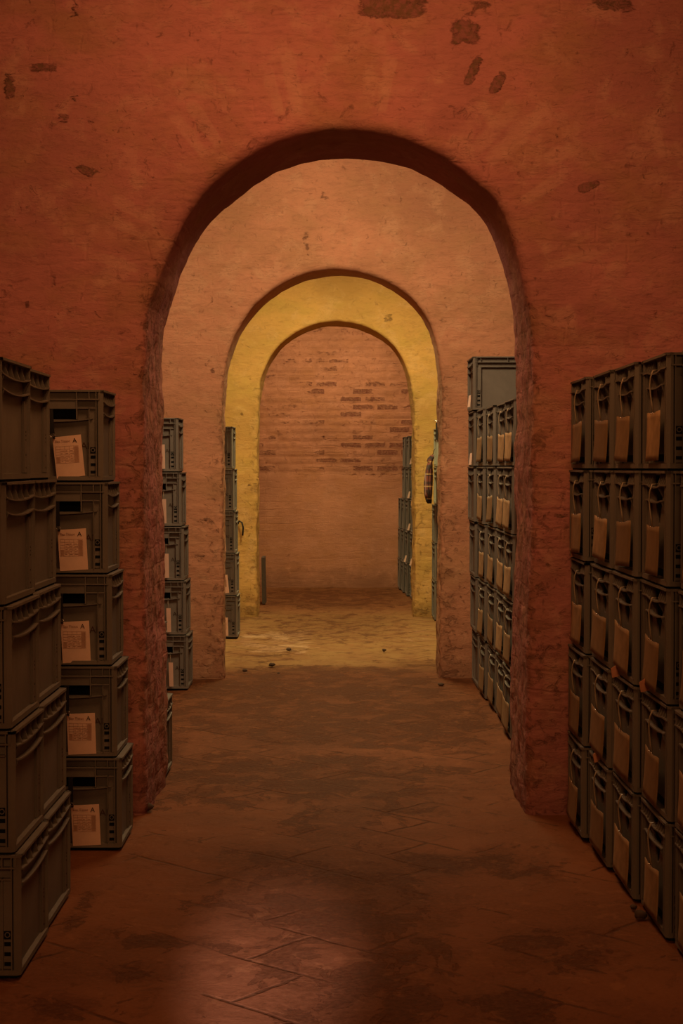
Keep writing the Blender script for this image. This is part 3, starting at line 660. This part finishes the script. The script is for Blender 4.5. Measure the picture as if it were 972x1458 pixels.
# ------------------------------------------------------------------ plaid jacket, hook
def jacket():
    m, nt, b = mat('plaid_cloth'); g = G(nt); x, y, z = g.xyz(g.n('ShaderNodeTexCoord').outputs['Object'])
    sx = g.math('PINGPONG', g.math('ADD', x, y), .028); sz_ = g.math('PINGPONG', z, .035)
    c = g.mix(g.step(sx, .012, .018), (.16, .045, .03), (.035, .02, .018)); c = g.mix(g.math('MULTIPLY', g.step(sz_, .02, .026), .75), c, (.025, .018, .02))
    c = g.mix(g.math('MULTIPLY', g.step(g.math('PINGPONG', g.math('ADD', z, .012), .0525), .046, .05), .8), c, (.5, .36, .16))
    c = g.mix(g.math('MULTIPLY', g.step(g.math('PINGPONG', x, .034), .030, .032), .6), c, (.45, .30, .3))
    g.put(b.inputs['Base Color'], c); b.inputs['Roughness'].default_value = .9
    dark = simple('dark_lining', (.02, .018, .018), .85, .2)
    d = 13.25; root = empty('plaid_jacket', (.775, d, 1.02)); tag(root, 'small red and brown plaid jacket hanging beside the right yellow pier', 'jacket')
    def cloth(name, rings, mt, n=28, fold=.1, k=5):
        mb = MB(); vs = []; fs = []
        for j, (z, cx, rx, ry) in enumerate(rings):
            for i in range(n):
                a = 2 * math.pi * i / n; f = 1 + fold * math.sin(k * a + j * .5) + fold * .5 * math.sin((k + 4) * a - j)
                vs.append((cx + rx * f * math.cos(a), ry * f * math.sin(a), z))
        for j in range(len(rings) - 1):
            for i in range(n): fs.append((j * n + i, j * n + (i + 1) % n, (j + 1) * n + (i + 1) % n, (j + 1) * n + i))
        fs += [list(range(n))[::-1], [(len(rings) - 1) * n + i for i in range(n)]]
        mb.add(vs, fs); return mb.build(name, mt, root, True)
    cloth('body', [(.03, -.004, .024, .08), (.08, -.007, .033, .10), (.15, -.008, .037, .11), (.22, -.004, .034, .11), (.29, .0, .028, .095), (.34, .005, .022, .07), (.37, .010, .012, .04)], m)
    cloth('hood', [(.34, .010, .016, .05), (.36, .006, .026, .06), (.385, .014, .028, .055), (.41, .026, .016, .03), (.415, .030, .006, .01)], m, fold=.06)
    cloth('sleeve', [(.03, .0, .012, .022), (.12, -.016, .016, .026), (.2, -.020, .017, .028), (.28, -.012, .016, .028), (.33, .0, .010, .02)], m, fold=.08).location = (0, -.085, 0)
    cloth('hem', [(-.002, .004, .018, .06), (.02, -.002, .024, .078), (.045, -.004, .026, .086)], dark)
    s = MB(); s.tube([(.028, 0, .405), (.040, .0, .45), (.052, .0, .47)], .003, 6); s.build('hanger_loop', M['strap'], root, True)
jacket()
x, z = wall_at(621.5, 600, 13.355)
rt = empty('strap_hook', (x, 13.353, z)); tag(rt, 'bright metal hook with dark strap on top of the pale crates', 'hook')
mb = MB(); mb.tube([(0, 0, .012), (.0, 0, -.01), (.006, .004, -.06), (.004, .004, -.085)], .005, 8); mb.tube([(-.022, 0, .012), (0, 0, 0), (.022, 0, .010)], .004, 8); mb.build('hook', M['steel'], rt, True)
mb = MB(); mb.box(-.009, .008, -.006, .0, -.16, -.012); mb.build('strap', M['strap'], rt)
# leaning dark board behind the left far pier, hose bend on the yellow pier
mb = MB(); mb.prism([(-.745, 15.0, 0), (-.715, 15.0, 0), (-.725, 15.0, .45), (-.752, 15.0, .45)], (0, .30, 0))
tag(mb.build('leaning_board', simple('dark_board', (.07, .05, .035), .8)), 'narrow dark board leaning behind the left yellow pier', 'board')
x, z = wall_at(341.5, 775, 13.4); mb = MB(); mb.tube([(x - .05, 13.76, .012), (x - .06, 13.77, z), (x - .05, 13.77, z + .15), (x - .03, 13.76, z + .19), (x - .004, 13.75, z + .175), (x + .006, 13.75, z + .13), (x + .000, 13.76, z + .06)], .008, 8)
tag(mb.build('rubber_hose', M['strap'], smooth=True), 'short bent dark hose at the left yellow pier beside the crates', 'hose')
# pebbles and crumbs
def pebble(px, py, r, label):
    x, y = floor_at(px, py); bm = bmesh.new(); bmesh.ops.create_icosphere(bm, subdivisions=2, radius=r)
    for v in bm.verts: v.co *= 1 + random.uniform(-.22, .22); v.co.z *= .6
    me = bpy.data.meshes.new('stone_chip'); bm.to_mesh(me); bm.free(); me.shade_smooth(); o = link('stone_chip', me, M['pebble']); o.location = (x, y, r * .42)
    tag(o, label, 'stone', 'stone chips on the floor')
for a in ((387, 949, .022, 'dark stone chip left of centre on the yellow-lit floor'), (348, 957, .016, 'dark chip nearest the left orange pier base'), (411, 927, .020, 'dark chip on the pale flagstones of the third room'), (547, 928, .018, 'dark chip on the right of the yellow-lit floor'), (628, 977, .018, 'dark chip in front of the right orange pier'),
          (396, 960, .009, 'tiny crumb in front of the yellow-lit floor patch'), (207, 1155, .028, 'dark lump at the foot of the left red pier'), (915, 1311, .020, 'dark crumb beside the fourth right crate column'), (905, 1298, .012, 'small crumb beside the third right crate column')): pebble(*a)

# ------------------------------------------------------------------ lights
def area(name, loc, size, power, col, rot=(0, 0, 0), sy=None, spread=180):
    l = bpy.data.lights.new(name, 'AREA'); l.shape = 'RECTANGLE'; l.size = size; l.size_y = sy or size; l.energy = power; l.color = col
    l.spread = math.radians(spread); o = bpy.data.objects.new(name, l); C.objects.link(o); o.location = loc; o.rotation_euler = rot; return o
area('lamp_first_room', (0, 4.25, 3.25), .8, 23, (1, .43, .15), (math.radians(32), 0, 0))
area('lamp_entrance', (0, -1.6, 3.0), 1.4, 52, (1, .43, .15), (math.radians(50), 0, 0))  # added frontal fill behind the camera for crates and lower wall
area('lamp_second_room', (.0, 7.5, 3.3), .8, 62, (1, .66, .35), (math.radians(30), 0, 0))
area('lamp_third_room', (0, 11.9, 3.35), .8, 104, (1, .80, .36), (math.radians(0), 0, 0))
area('lamp_fourth_room', (0, 15.7, 3.35), .9, 56, (1, .68, .36))
sp = bpy.data.lights.new('daylight_spot', 'SPOT'); sp.energy = 4900; sp.color = (1, .78, .82); sp.spot_size = math.radians(4.8); sp.spot_blend = 1.; sp.shadow_soft_size = .05  # added narrow spot imitating the pinkish sheen on the front floor
so = bpy.data.objects.new('daylight_spot', sp); C.objects.link(so); so.location = (-.15, -2.6, 2.1)
tx, ty = floor_at(388, 1380); so.rotation_euler = (Vector((tx, ty, 0)) - so.location).to_track_quat('-Z', 'Y').to_euler()
w = bpy.data.worlds.new('world'); sc.world = w; w.use_nodes = True; w.node_tree.nodes['Background'].inputs[0].default_value = (1, .5, .25, 1); w.node_tree.nodes['Background'].inputs[1].default_value = .01
